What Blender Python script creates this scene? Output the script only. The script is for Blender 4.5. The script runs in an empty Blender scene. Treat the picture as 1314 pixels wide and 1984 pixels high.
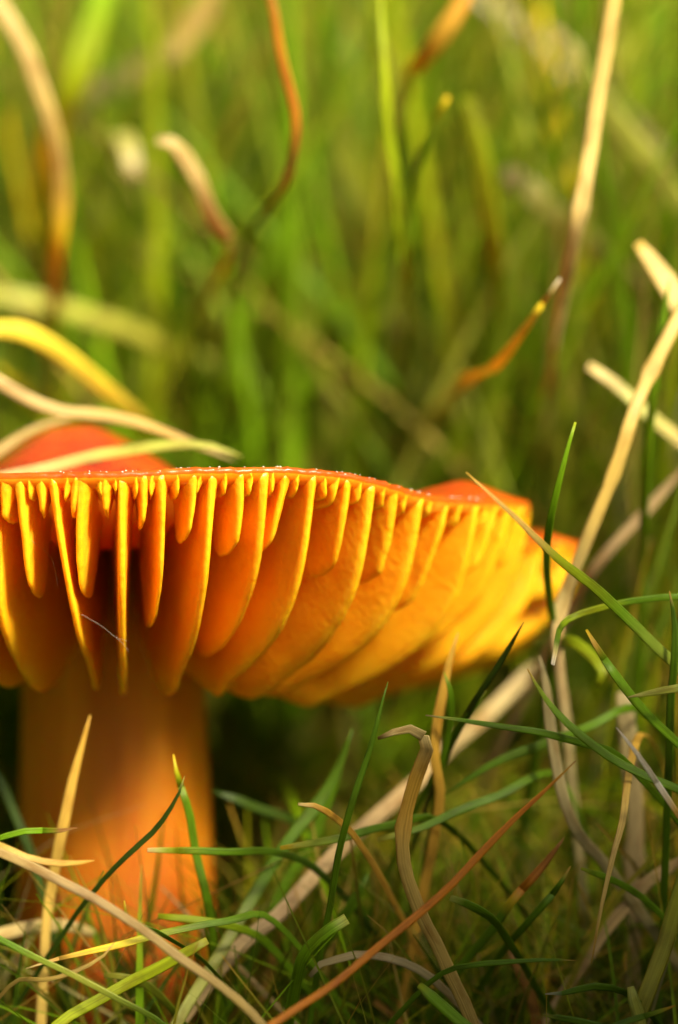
import bpy, math, random
import numpy as np
from mathutils import Vector

SC = bpy.context.scene
COL = SC.collection
MM = 0.001
rng = np.random.default_rng(11)
random.seed(5)

# ------------------------------------------------------------------ camera
PITCH = math.radians(4.0)
DIST = 250.0                       # mm from the lens to the near rim of the cap
PXMM = 36.0                        # photograph pixels per mm at that distance
RIGHT = Vector((1, 0, 0))
FWD = Vector((0, math.cos(PITCH), -math.sin(PITCH)))
UP = Vector((0, math.sin(PITCH), math.cos(PITCH)))
F0 = Vector((0, 0, 42.0))          # mm, the focused point in the middle of the view

def V(x, u, d):
    """mm: right, up, away from the camera -> world (mm)"""
    return F0 + RIGHT * x + UP * u + FWD * d

def P(px, py, d):
    k = (DIST + d) / DIST / PXMM
    return V((px - 657) * k, (992 - py) * k, d)

cam_data = bpy.data.cameras.new("camera")
cam = bpy.data.objects.new("camera", cam_data)
COL.objects.link(cam)
cam.location = V(0, 0, -DIST) * MM
cam.rotation_euler = (math.radians(90) - PITCH, 0, 0)
cam_data.sensor_fit = 'VERTICAL'
cam_data.sensor_height = 36.0
cam_data.lens = 36.0 * DIST / (1984 / PXMM)
cam_data.clip_start = 0.01
cam_data.clip_end = 500.0
cam_data.dof.use_dof = True
cam_data.dof.focus_distance = (DIST + 1.5) * MM
cam_data.dof.aperture_fstop = cam_data.lens / 9.0
SC.camera = cam

# ------------------------------------------------------------------ light
SUN_EL, SUN_AZ = math.radians(43), math.radians(37)      # azimuth: to the right of straight behind the camera
to_sun = Vector((math.sin(SUN_AZ) * math.cos(SUN_EL), -math.cos(SUN_AZ) * math.cos(SUN_EL), math.sin(SUN_EL)))
w = bpy.data.worlds.new("World"); SC.world = w; w.use_nodes = True
nt = w.node_tree
sky = nt.nodes.new("ShaderNodeTexSky"); sky.sky_type = 'NISHITA'; sky.sun_disc = False
sky.sun_elevation = SUN_EL; sky.sun_rotation = math.pi - SUN_AZ
sky.air_density = 0.6; sky.dust_density = 9.0; sky.ozone_density = 0.0
nt.links.new(sky.outputs[0], nt.nodes["Background"].inputs[0])
nt.nodes["Background"].inputs[1].default_value = 0.05
sd = bpy.data.lights.new("sun", 'SUN'); sd.energy = 5.0; sd.angle = math.radians(11); sd.color = (1.0, 0.85, 0.58)
so = bpy.data.objects.new("sun", sd); COL.objects.link(so)
so.rotation_euler = to_sun.to_track_quat('Z', 'Y').to_euler(); so.location = to_sun * 5
SC.view_settings.view_transform = 'Standard'; SC.view_settings.look = 'None'
SC.view_settings.gamma = 1.0; SC.view_settings.exposure = 1.4
SC.view_settings.use_curve_mapping = False
SC.render.engine = 'CYCLES'
SC.cycles.use_denoising = True
SC.cycles.max_bounces = 12; SC.cycles.diffuse_bounces = 6; SC.cycles.transmission_bounces = 8
SC.cycles.caustics_reflective = False; SC.cycles.caustics_refractive = False

# ------------------------------------------------------------------ materials
def mat(name):
    m = bpy.data.materials.new(name); m.use_nodes = True
    return m, m.node_tree, m.node_tree.nodes["Principled BSDF"]

def nd(t, kind, **kw):
    n = t.nodes.new(kind)
    for k, v in kw.items():
        if k.startswith('_'):
            n.inputs[int(k[1:]) if k[1:].isdigit() else k[1:]].default_value = v
        else:
            setattr(n, k, v)
    return n

def ramp(t, fac, stops):
    r = t.nodes.new("ShaderNodeValToRGB"); e = r.color_ramp.elements
    while len(e) < len(stops): e.new(0.5)
    for x, (p, c) in zip(e, stops): x.position = p; x.color = (*c, 1)
    t.links.new(fac, r.inputs[0]); return r.outputs[0]

def mixc(t, fac, a, b, mode='MIX'):
    n = t.nodes.new("ShaderNodeMix"); n.data_type = 'RGBA'; n.blend_type = mode
    for s, v in ((0, fac), (6, a), (7, b)):
        if isinstance(v, (float, int)): n.inputs[s].default_value = v
        elif isinstance(v, tuple): n.inputs[s].default_value = (*v, 1)
        else: t.links.new(v, n.inputs[s])
    return n.outputs[2]

def noise(t, coord, scale, detail=3.0, rough=0.55, vec=None):
    n = nd(t, "ShaderNodeTexNoise", _Scale=scale, _Detail=detail, _Roughness=rough)
    if vec:
        mp = nd(t, "ShaderNodeMapping"); mp.inputs['Scale'].default_value = vec
        t.links.new(coord, mp.inputs[0]); coord = mp.outputs[0]
    t.links.new(coord, n.inputs['Vector']); return n.outputs[0]

def bump(t, h, strength, dist, bsdf):
    b = nd(t, "ShaderNodeBump", _Strength=strength, _Distance=dist)
    t.links.new(h, b.inputs['Height']); t.links.new(b.outputs[0], bsdf.inputs['Normal'])

# blades of grass: colour comes from the blade, veins and flecks from noise along it
def blade_material(name, transl, spec):
    m, t, b = mat(name)
    at = nd(t, "ShaderNodeAttribute", attribute_name="Col")
    uv = nd(t, "ShaderNodeUVMap")
    veins = noise(t, uv.outputs[0], 1.0, 2.0, vec=(14, 0.12, 1))
    blot = noise(t, uv.outputs[0], 1.0, 4.0, vec=(1.2, 0.45, 1))
    c = mixc(t, 1.0, at.outputs[0], ramp(t, veins, [(0.3, (0.62, 0.62, 0.55)), (0.7, (1.3, 1.3, 1.3))]), 'MULTIPLY')
    c = mixc(t, 1.0, c, ramp(t, blot, [(0.32, (0.72, 0.62, 0.5)), (0.5, (1, 1, 1)), (0.7, (1.12, 1.1, 1.0))]), 'MULTIPLY')
    t.links.new(c, b.inputs['Base Color'])
    b.inputs['Roughness'].default_value = 0.42
    b.inputs['Specular IOR Level'].default_value = spec
    bump(t, veins, 0.5, 0.00008, b)
    tr = nd(t, "ShaderNodeBsdfTranslucent")
    gm = nd(t, "ShaderNodeGamma", _Gamma=0.62); t.links.new(c, gm.inputs[0])      # light crosses the leaf twice
    t.links.new(gm.outputs[0], tr.inputs[0])
    mx = nd(t, "ShaderNodeMixShader", _0=transl)
    t.links.new(b.outputs[0], mx.inputs[1]); t.links.new(tr.outputs[0], mx.inputs[2])
    t.links.new(mx.outputs[0], t.nodes["Material Output"].inputs[0])
    return m
M_BLADE = blade_material("grass blade", 0.25, 0.3)
M_FIELD = blade_material("meadow grass", 0.45, 0.12)

def fungus(name, stops, nscale, radius, scale, rough, bstr, bscale, weight=1.0, vec=None, coat=0.0):
    m, t, b = mat(name)
    tc = nd(t, "ShaderNodeTexCoord").outputs['Object']
    t.links.new(ramp(t, noise(t, tc, nscale, 4.0, vec=vec), stops), b.inputs['Base Color'])
    b.inputs['Subsurface Weight'].default_value = weight
    b.inputs['Subsurface Radius'].default_value = radius
    b.inputs['Subsurface Scale'].default_value = scale
    b.inputs['Roughness'].default_value = rough
    b.inputs['Coat Weight'].default_value = coat
    bump(t, noise(t, tc, bscale, 5.0), bstr, 0.0002, b)
    return m, t, b, tc
M_GILL = fungus("gill flesh", [(0.3, (0.93, 0.37, 0.005)), (0.7, (0.98, 0.48, 0.012))], 350, (0.9, 0.60, 0.10), 0.0008, 0.36, 0.5, 2600)[0]
M_FLESH = fungus("cap flesh", [(0.3, (0.95, 0.36, 0.01)), (0.7, (1.0, 0.48, 0.03))], 300, (0.9, 0.5, 0.08), 0.0018, 0.45, 0.2, 2000)[0]
M_SKIN = fungus("waxy cap skin", [(0.3, (0.26, 0.020, 0.003)), (0.55, (0.37, 0.045, 0.004)), (0.75, (0.58, 0.13, 0.006))], 220, (1.0, 0.25, 0.04), 0.0016, 0.30, 0.5, 1500, coat=0.2)[0]
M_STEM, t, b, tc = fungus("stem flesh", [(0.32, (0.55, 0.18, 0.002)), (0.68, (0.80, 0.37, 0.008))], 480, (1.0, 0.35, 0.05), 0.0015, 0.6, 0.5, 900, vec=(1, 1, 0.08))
b.inputs['Specular IOR Level'].default_value = 0.2
def thin_margin(m, col, amount):
    """the cap thins out towards its margin and lets light through there"""
    t = m.node_tree; b = t.nodes["Principled BSDF"]
    at = nd(t, "ShaderNodeAttribute", attribute_name="thin")
    f = nd(t, "ShaderNodeMath", operation='MULTIPLY', _1=amount); t.links.new(at.outputs['Fac'], f.inputs[0])
    tr = nd(t, "ShaderNodeBsdfTranslucent"); tr.inputs[0].default_value = (*col, 1)
    mx = nd(t, "ShaderNodeMixShader"); t.links.new(f.outputs[0], mx.inputs[0])
    t.links.new(b.outputs[0], mx.inputs[1]); t.links.new(tr.outputs[0], mx.inputs[2])
    t.links.new(mx.outputs[0], t.nodes["Material Output"].inputs[0])
thin_margin(M_SKIN, (1.0, 0.72, 0.16), 0.4)
thin_margin(M_FLESH, (1.0, 0.8, 0.2), 0.75)
# the stem's own red towards the foot, darkened further as painted shade
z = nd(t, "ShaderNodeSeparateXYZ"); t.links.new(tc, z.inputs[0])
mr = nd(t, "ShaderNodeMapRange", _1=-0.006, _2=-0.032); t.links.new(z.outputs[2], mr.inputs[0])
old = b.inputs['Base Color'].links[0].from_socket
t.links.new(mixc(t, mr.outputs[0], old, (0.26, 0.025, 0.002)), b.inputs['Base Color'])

M_SOIL, t, b = mat("soil with thatch")
tc = nd(t, "ShaderNodeTexCoord").outputs['Object']
c = ramp(t, noise(t, tc, 160, 8.0), [(0.3, (0.012, 0.008, 0.003)), (0.5, (0.035, 0.024, 0.009)), (0.7, (0.075, 0.06, 0.02))])
c = mixc(t, ramp(t, noise(t, tc, 6, 4.0), [(0.45, (0, 0, 0)), (0.65, (1, 1, 1))]), c, (0.03, 0.05, 0.008))
t.links.new(c, b.inputs['Base Color']); b.inputs['Roughness'].default_value = 0.9
bump(t, noise(t, tc, 500, 6.0), 1.0, 0.002, b)

M_SILK, t, b = mat("spider silk")
b.inputs['Base Color'].default_value = (0.75, 0.7, 0.62, 1); b.inputs['Roughness'].default_value = 0.25

# ------------------------------------------------------------------ mesh helpers
def link_mesh(name, verts_mm, faces, material, parent=None, smooth=True):
    me = bpy.data.meshes.new(name)
    me.from_pydata((np.asarray(verts_mm, float) * MM).tolist(), [], faces)
    if smooth: me.polygons.foreach_set("use_smooth", [True] * len(me.polygons))
    for m in (material if isinstance(material, (list, tuple)) else [material]): me.materials.append(m)
    o = bpy.data.objects.new(name, me); COL.objects.link(o)
    if parent: o.parent = parent
    return o

def tag(o, label=None, cat=None, group=None, kind=None):
    if label: o["label"] = label
    if cat: o["category"] = cat
    if group: o["group"] = group
    if kind: o["kind"] = kind
    return o

def hnoise(x, y, seed=0):
    """smooth pseudo noise from a few sines, about -1..1"""
    r = np.random.default_rng(seed); s = 0
    for k in range(5):
        a, b, c = r.uniform(-1, 1), r.uniform(-1, 1), r.uniform(0, 6.28)
        f = 1.0 * 1.5 ** k
        s = s + np.sin(f * (a * x + b * y) * 1.6 + c) / 1.3 ** k
    return s / 2.6

# ------------------------------------------------------------------ ground
g = 140
gx = np.linspace(-1, 1, g); gx = np.sign(gx) * (np.abs(gx) ** 3.2) * 60000 + gx * 220
X, Y = np.meshgrid(gx, gx)
R2 = np.hypot(X, Y)
Z = np.where(R2 < 3000, 1.6 * hnoise(X / 16, Y / 16, 3) + 0.9 * hnoise(X / 5, Y / 5, 4), 0) - 2.0
gv = np.stack([X, Y, Z], -1).reshape(-1, 3)
gf = [(j * g + i, j * g + i + 1, (j + 1) * g + i + 1, (j + 1) * g + i) for j in range(g - 1) for i in range(g - 1)]
tag(link_mesh("ground", gv, gf, M_SOIL), kind="structure")

# ------------------------------------------------------------------ the mushroom
CX, CD = -13.2, 25.0                 # mm, axis of the mushroom in view coordinates
mush = bpy.data.objects.new("waxcap_mushroom", None); COL.objects.link(mush)
mush.location = V(CX, 0, CD) * MM; mush.rotation_euler = (-PITCH, 0, 0)
mush.empty_display_size = 0.01
tag(mush, "orange red waxcap mushroom with upturned wavy cap and deep yellow gills", "mushroom")

rim_px = [(225, 912, 0.0), (400, 905, 0.6), (530, 904, 1.9), (640, 911, 3.2), (720, 925, 4.6), (790, 946, 6.5), (850, 963, 8.8), (940, 972, 12.0),
          (1024, 974, 16.5), (1014, 1004, 18.5), (990, 1034, 20.3), (1045, 1040, 22.3), (1122, 1058, 24.5), (1112, 1120, 28.0)]
rt, rr, rz = [], [], []
for px, py, d in rim_px:
    k = (DIST + d) / DIST / PXMM
    x, u, y = (px - 657) * k - CX, (992 - py) * k, d - CD
    rt.append(math.degrees(math.atan2(x, -y))); rr.append(math.hypot(x, y)); rz.append(u)
for a, r_, z_ in ((118, 25.5, -3.4), (135, 26.5, -2.2), (155, 25.0, -1.2), (180, 26, -0.6), (205, 25, 0.2), (230, 26.2, 1.0), (255, 25, 1.5), (280, 25.8, 1.4), (305, 25.2, 2.0), (330, 25.4, 1.9), (346, 25.1, 2.1)):
    rt.append(a); rr.append(r_); rz.append(z_)
rt = np.array(rt); rt[0] = rt[0]
o_ = np.argsort(rt); rt, rr, rz = rt[o_], np.array(rr)[o_], np.array(rz)[o_]
def pchip_periodic(xs, ys):
    xs = np.concatenate([xs - 360, xs, xs + 360]); ys = np.concatenate([ys] * 3)
    h = np.diff(xs); dl = np.diff(ys) / h; m = np.zeros_like(ys)
    for i in range(1, len(xs) - 1):
        m[i] = 0 if dl[i - 1] * dl[i] <= 0 else 2 * dl[i - 1] * dl[i] / (dl[i - 1] + dl[i])
    def f(x):
        x = np.mod(np.asarray(x, float), 360)
        i = np.clip(np.searchsorted(xs, x) - 1, 0, len(xs) - 2)
        s = (x - xs[i]) / h[i]
        return (ys[i] * (1 + 2 * s) * (1 - s) ** 2 + h[i] * m[i] * s * (1 - s) ** 2 + ys[i + 1] * s * s * (3 - 2 * s) + h[i] * m[i + 1] * s * s * (s - 1))
    return f
rimR, rimZ = pchip_periodic(rt, rr), pchip_periodic(rt, rz)
BOT_A = np.array([0, 30, 60, 90, 130, 180, 230, 280, 330]); BOT_Z = np.array([-9.7, -10.0, -10.6, -10.9, -10.6, -10.0, -9.6, -9.4, -9.6])
botZ = pchip_periodic(BOT_A, BOT_Z)

def top_z(th, rho):
    zr = rimZ(th); a = np.radians(th); R = rimR(th)
    base = zr * rho ** 1.4 + 0.9 * (1 - rho ** 2) - 1.1 * np.sin(np.pi * np.clip(rho, 0, 1)) ** 2
    x, y = rho * R * np.sin(a), -rho * R * np.cos(a)
    base = base + 4.3 * np.exp(-(((x + 2.6) / 6.4) ** 2 + ((y - 1) / 6.5) ** 2))
    dt = (th - 62 + 180) % 360 - 180
    base = base + 1.25 * np.exp(-(dt / 10) ** 2) * np.exp(-((rho - .90) / .075) ** 2)
    dt = (th - 95 + 180) % 360 - 180
    base = base + 0.9 * np.exp(-(dt / 10) ** 2) * np.exp(-((rho - .90) / .07) ** 2)
    return base + 0.16 * hnoise(x * .9, y * .9, 21) * np.clip(1.1 - rho, 0, 1)
def under_z(th, rho):
    return top_z(th, rho) - (0.75 + 3.0 * (1 - rho) ** 0.8)

# cap: one closed surface, skin above and flesh below
NT = 720
ths = np.arange(NT) * 360.0 / NT
edge = 0.0035 * hnoise(ths / 1.1, ths * 0, 8) + 0.002 * hnoise(ths * 2.7, ths * 0, 9)      # ragged margin
rings, skin = [], []
def ring(rho, zf, lift=0.0):
    a = np.radians(ths); r_ = rho * rimR(ths)
    return np.stack([r_ * np.sin(a), -r_ * np.cos(a), zf + lift], -1)
for rho in (0.02, .06, .1, .15, .2, .26, .32, .4, .48, .56, .64, .72, .78, .83, .87, .91, .94, .965, .985):
    rings.append(ring(np.full(NT, rho), top_z(ths, np.full(NT, rho)))); skin.append(0)
jag = 0.06 * hnoise(ths * 1.9, ths * 0, 12) + 0.05 * hnoise(ths * 5.1, ths * 0, 13) + 0.02 * np.random.default_rng(3).normal(0, 1, NT)
rings.append(ring(1.0 + edge, top_z(ths, np.full(NT, 1.0)) - 0.05 + jag)); skin.append(0)
rings.append(ring(1.004 + edge, top_z(ths, np.full(NT, 1.0)) - 0.20 + jag * .7)); skin.append(0)
rings.append(ring(1.003 + edge, top_z(ths, np.full(NT, 1.0)) - 0.36 + jag * .4)); skin.append(0)
rings.append(ring(0.996 + edge * .5, top_z(ths, np.full(NT, 1.0)) - 0.62)); skin.append(1)
for rho in (.985, .96, .92, .86, .78, .68, .56, .44, .32, .22, .12, .02):
    rings.append(ring(np.full(NT, rho), under_z(ths, np.full(NT, rho)))); skin.append(1)
nr = len(rings)
cv = np.concatenate(rings)
cf = [(i * NT + j, (i + 1) * NT + j, (i + 1) * NT + (j + 1) % NT, i * NT + (j + 1) % NT) for i in range(nr - 1) for j in range(NT)]
cv = np.concatenate([cv, [[0, 0, rings[0][:, 2].mean()], [0, 0, rings[-1][:, 2].mean()]]])
nc = len(cv)
cf += [(nc - 2, j, (j + 1) % NT) for j in range(NT)] + [(nc - 1, (nr - 1) * NT + (j + 1) % NT, (nr - 1) * NT + j) for j in range(NT)]
cap = link_mesh("cap", cv, cf, [M_SKIN, M_FLESH], mush)
mi = [skin[i + 1] for i in range(nr - 1) for j in range(NT)] + [0] * NT + [1] * NT
cap.data.polygons.foreach_set("material_index", mi)
rho_v = np.concatenate([np.repeat([.02, .06, .1, .15, .2, .26, .32, .4, .48, .56, .64, .72, .78, .83, .87, .91, .94, .965, .985, 1, 1, 1, 1, .985, .96, .92, .86, .78, .68, .56, .44, .32, .22, .12, .02], NT), [0, 0]])
thin = np.clip((rho_v - .60) / .40, 0, 1) ** 1.3
cap.data.attributes.new("thin", 'FLOAT', 'POINT').data.foreach_set("value", thin.astype(np.float32))
cap["label"] = "upturned orange red cap with ragged thin margin"

# gills ---------------------------------------------------------------
PRO = np.array([(.999, .0), (.994, .05), (.987, .12), (.976, .21), (.960, .33), (.935, .46), (.895, .58), (.84, .70), (.76, .81), (.66, .90), (.58, .97), (.54, 1.0), (.50, .985), (.42, .93), (.33, .84), (.26, .75), (.21, .67)])
def dens(pts, n):
    pts = np.asarray(pts, float)
    s = np.concatenate([[0], np.cumsum(np.hypot(*(np.diff(pts, axis=0) * [25, 12]).T))])
    q = np.linspace(0, s[-1], n)
    return np.stack([np.interp(q, s, pts[:, k]) for k in range(2)], -1)
PROD = dens(PRO, 80)
for _ in range(6): PROD[1:-1] = (PROD[:-2] + 2 * PROD[1:-1] + PROD[2:]) / 4

def theta_of(px):
    best = None
    for th in np.arange(-40, 80, 0.05):
        R = rimR(th); a = math.radians(th)
        d = CD - R * math.cos(a); x = R * math.sin(a) + CX
        q = 657 + x / (DIST + d) * DIST * PXMM
        if best is None or abs(q - px) < best[0]: best = (abs(q - px), th)
    return best[1]

def make_gill(th, f, seed, dense=True, lean=0.0):
    r = np.random.default_rng(seed)
    if f >= 1:
        low = r.uniform(.985, 1.03)
        B = PROD.copy(); B[:, 1] *= np.interp(B[:, 0], [.5, .9], [low, 1.0])
        B[:, 1] += 0.022 * np.exp(-((B[:, 0] - r.uniform(.52, .62)) / .035) ** 2) * r.uniform(-.2, 1.4)
    else:
        i = int(np.argmin(np.abs(PROD[:int(np.argmax(PROD[:, 1])), 1] - f)))
        B = PROD[:max(i, 2) + 1].copy()
        B[:, 0] = 1 - (1 - B[:, 0]) * (1.0 + .35 * np.clip(B[:, 1] / .3, 0, 1))
        rho, ff = B[-1]
        run = (.025 + .135 * min(1, f / .3)) * r.uniform(.85, 1.2)
        kf = min(1, f / .25)
        end = np.array([(rho - run * .25, ff + .035 * kf), (rho - run * .55, ff + .055 * kf), (rho - run * .8, ff + .055 * kf), (rho - run * .95, ff + .02 * kf), (rho - run, ff - min(.1, f * .4)), (rho - run * 1.03, ff * .3)])
        B = dens(np.concatenate([B, end]), 60)
        for _ in range(2): B[1:-1] = (B[:-2] + 2 * B[1:-1] + B[2:]) / 4
    n = 64 if f > .3 else (40 if f > .12 else 22)
    if not dense: n = n // 2
    B = dens(B, n)
    m = 9 if f > .3 else 5
    R, zr, zb = float(rimR(th)), float(rimZ(th)), float(botZ(th))
    H = zr - zb
    s = np.linspace(0, 1, n)
    # ragged free edge
    jg = 0.06 * hnoise(s * n * .8, s * 0, seed + 1) + 0.09 * hnoise(s * n * .17, s * 0, seed + 2)
    rB = B[:, 0] * R; zB = zr - 0.33 - B[:, 1] * H + jg * np.clip(s * 12, 0, 1)
    rhoT = np.linspace(.996, B[-1, 0], n); rT = rhoT * R
    zT = under_z(np.full(n, th), rhoT) + 0.45
    if f < .12: zT = np.maximum(zT, zB + .2)
    bend, ph, amp = r.uniform(-.7, .7) * min(1, f / .4), r.uniform(0, 6.28), r.uniform(.08, .3) * min(1, f / .3)
    tip_t = r.uniform(.19, .26) * (1 if f > .12 else .85)
    vv = np.linspace(0, 1, m) ** .8
    side = []
    for sgn in (-1, 1):
        G = np.zeros((n, m, 3))
        for j, v in enumerate(vv):
            rr_ = rT + (rB - rT) * v; zz = zT + (zB - zT) * v
            half = (0.52 * (1 - v) ** 1.5 + (tip_t if f > .12 else .13) * v)
            if j == m - 1: half = half * .75
            if j == m - 2: half = half * .98
            half = half * np.clip((1 - s) / .06 + .3, 0, 1) * (1 + .12 * hnoise(s * 9, s * 0 + v, seed + 9))
            if f < 1: half = half * (1 - .55 * v * np.clip(B[:, 1] / max(B[:, 1].max(), .01), 0, 1) ** 3)
            half = np.minimum(half, rr_ * .062)
            lat = amp * np.sin(s * 4.2 + ph + v) * v + bend * v * v * np.sin(np.pi * np.clip(s, 0, 1)) * .8 + 0.03 * hnoise(s * 16, v * 5 + s * 0, seed + 5) * v + lean * v
            L = lat + sgn * half
            a = math.radians(th)
            G[:, j, 0] = rr_ * math.sin(a) + L * math.cos(a)
            G[:, j, 1] = -rr_ * math.cos(a) + L * math.sin(a)
            G[:, j, 2] = zz
        side.append(G)
    # rounded free edge: one more row between the two sides, a little beyond the edge
    mid = (side[0][:, -1] + side[1][:, -1]) / 2
    tng = np.gradient(mid, axis=0); tng /= np.linalg.norm(tng, axis=1)[:, None] + 1e-9
    inn = side[0][:, -2] * .5 + side[1][:, -2] * .5 - mid
    inn -= tng * np.sum(inn * tng, 1)[:, None]; inn /= np.linalg.norm(inn, axis=1)[:, None] + 1e-9
    mid = mid - inn * 0.12
    rows = [side[0][:, j] for j in range(m)] + [mid] + [side[1][:, j] for j in reversed(range(m))]
    k = len(rows)
    verts = np.stack(rows, 1).reshape(-1, 3)
    faces = [(i * k + j, i * k + j + 1, (i + 1) * k + j + 1, (i + 1) * k + j) for i in range(n - 1) for j in range(k - 1)]
    faces += [(i * k + k - 1, i * k, (i + 1) * k, (i + 1) * k + k - 1) for i in range(n - 1)]
    faces += [tuple(range(k - 1, -1, -1)), tuple((n - 1) * k + j for j in range(k))]
    return link_mesh("gill", verts, faces, M_GILL, cap)

def fy(y): return max(.035, (y - 925) / 425.0)
gl = [(-25, 1), (-8, fy(960)), (12, fy(992)), (38, fy(1128)), (58, fy(960)), (76, fy(988)), (106, 1), (146, fy(990)), (130, fy(962)), (168, fy(1134)), (190, fy(960)), (208, fy(988)), (222, fy(952)),
      (245, 1), (262, fy(955)), (280, fy(1004)), (297, fy(955)), (316, fy(1190)), (341, fy(965)), (372, fy(1035)), (389, fy(960)), (415, 1), (438, fy(958)), (466, fy(1050)), (486, fy(955)), (511, fy(1250)),
      (531, fy(960)), (556, fy(1050)), (578, fy(962)), (609, 1), (632, fy(958)), (652, fy(975)), (680, fy(1090)), (700, fy(960)), (722, 1), (746, fy(965)), (769, fy(1085)), (790, fy(965)), (815, 1)]
tl = [(theta_of(x), f) for x, f in gl]
th = tl[-1][1] if False else tl[-1][0]
stop = tl[0][0] + 360 - 2.0
pat = [(.06, 1.6), (.42, 2.9), (.07, 1.5), (1, 2.9), (.08, 1.5), (.28, 1.5), (.72, 2.9), (.06, 1.3), (.33, 1.6), (1, 2.8)]
k = 0
while True:
    f, st = pat[k % len(pat)]; k += 1
    th += st * (1.35 if th < 105 else 1.0) * random.uniform(.9, 1.1)
    if th > stop: break
    tl.append((th, f * random.uniform(.85, 1.15) if f < 1 else 1))
for i, (th, f) in enumerate(tl):
    make_gill(th, f, 100 + i * 7, dense=(-25 < th < 110))

# tiny specks of dew and grit along the margin
M_DEW, t_, b_ = mat("dew")
b_.inputs['Base Color'].default_value = (0.9, 0.8, 0.65, 1); b_.inputs['Roughness'].default_value = 0.12
b_.inputs['Transmission Weight'].default_value = 0.4
import bmesh
bmd = bmesh.new(); bmesh.ops.create_icosphere(bmd, subdivisions=2, radius=MM)
dew_me = bpy.data.meshes.new("dew_speck"); bmd.to_mesh(dew_me); bmd.free()
dew_me.polygons.foreach_set("use_smooth", [True] * len(dew_me.polygons)); dew_me.materials.append(M_DEW)
rd = np.random.default_rng(4)
for k in range(70):
    th = rd.uniform(-18, 60); rho = 1 - abs(rd.normal(0, .006)); a = math.radians(th); R = float(rimR(th))
    o = bpy.data.objects.new("dew_speck", dew_me); COL.objects.link(o); o.parent = cap
    low = rho > .997
    o.location = Vector((rho * R * math.sin(a), -rho * R * math.cos(a) - (.05 if low else 0), float(top_z(th, rho)) - (rd.uniform(0, .2) if low else 0))) * MM
    sc_ = rd.uniform(.025, .075); o.scale = (sc_, sc_, sc_ * .7)

# stem
zs = np.linspace(1.5, -45.0, 40)
NS = 64; sa = np.arange(NS) * 2 * math.pi / NS
sv = []
for z_ in zs:
    r_ = np.interp(z_, [-46, -38, -28, -18, -11, -6, 1.5], [5.6, 5.9, 5.75, 5.5, 5.25, 5.4, 6.2])
    a2 = r_ * (1 + 0.035 * np.cos(2 * sa + .6) + .012 * np.sin(5 * sa + z_ * .02) + .006 * np.sin(17 * sa + 1.3 * math.sin(z_ * .12)))
    ox = -0.25 * math.sin((z_ + 5) * .06) - .2; oy = .15 * math.sin(z_ * .1)
    sv.append(np.stack([a2 * np.cos(sa) + ox, a2 * np.sin(sa) + oy, np.full(NS, z_)], -1))
sv = np.concatenate(sv)
sf = [(i * NS + j, (i + 1) * NS + j, (i + 1) * NS + (j + 1) % NS, i * NS + (j + 1) % NS) for i in range(len(zs) - 1) for j in range(NS)]
sf += [tuple(reversed(range(NS))), tuple((len(zs) - 1) * NS + j for j in range(NS))]
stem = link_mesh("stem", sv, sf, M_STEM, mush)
stem["label"] = "thick orange stem turning red towards its foot"

# ------------------------------------------------------------------ tubes and blades
def catmull(pts, n):
    p = np.asarray(pts, float)
    p = np.concatenate([[2 * p[0] - p[1]], p, [2 * p[-1] - p[-2]]])
    seg = np.linalg.norm(np.diff(p, axis=0), axis=1) ** .5 + 1e-6
    tk = np.concatenate([[0], np.cumsum(seg)])
    out = []
    for t_ in np.linspace(tk[1], tk[-2], n):
        i = int(np.clip(np.searchsorted(tk, t_) - 1, 1, len(p) - 3))
        t0, t1, t2, t3 = tk[i - 1:i + 3]; p0, p1, p2, p3 = p[i - 1:i + 3]
        a1 = (t1 - t_) / (t1 - t0) * p0 + (t_ - t0) / (t1 - t0) * p1
        a2 = (t2 - t_) / (t2 - t1) * p1 + (t_ - t1) / (t2 - t1) * p2
        a3 = (t3 - t_) / (t3 - t2) * p2 + (t_ - t2) / (t3 - t2) * p3
        b1 = (t2 - t_) / (t2 - t0) * a1 + (t_ - t0) / (t2 - t0) * a2
        b2 = (t3 - t_) / (t3 - t1) * a2 + (t_ - t1) / (t3 - t1) * a3
        out.append((t2 - t_) / (t2 - t1) * b1 + (t_ - t1) / (t2 - t1) * b2)
    out = np.array(out)
    s = np.concatenate([[0], np.cumsum(np.linalg.norm(np.diff(out, axis=0), axis=1))])
    q = np.linspace(0, s[-1], n)
    return np.stack([np.interp(q, s, out[:, k]) for k in range(3)], -1), q

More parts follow.
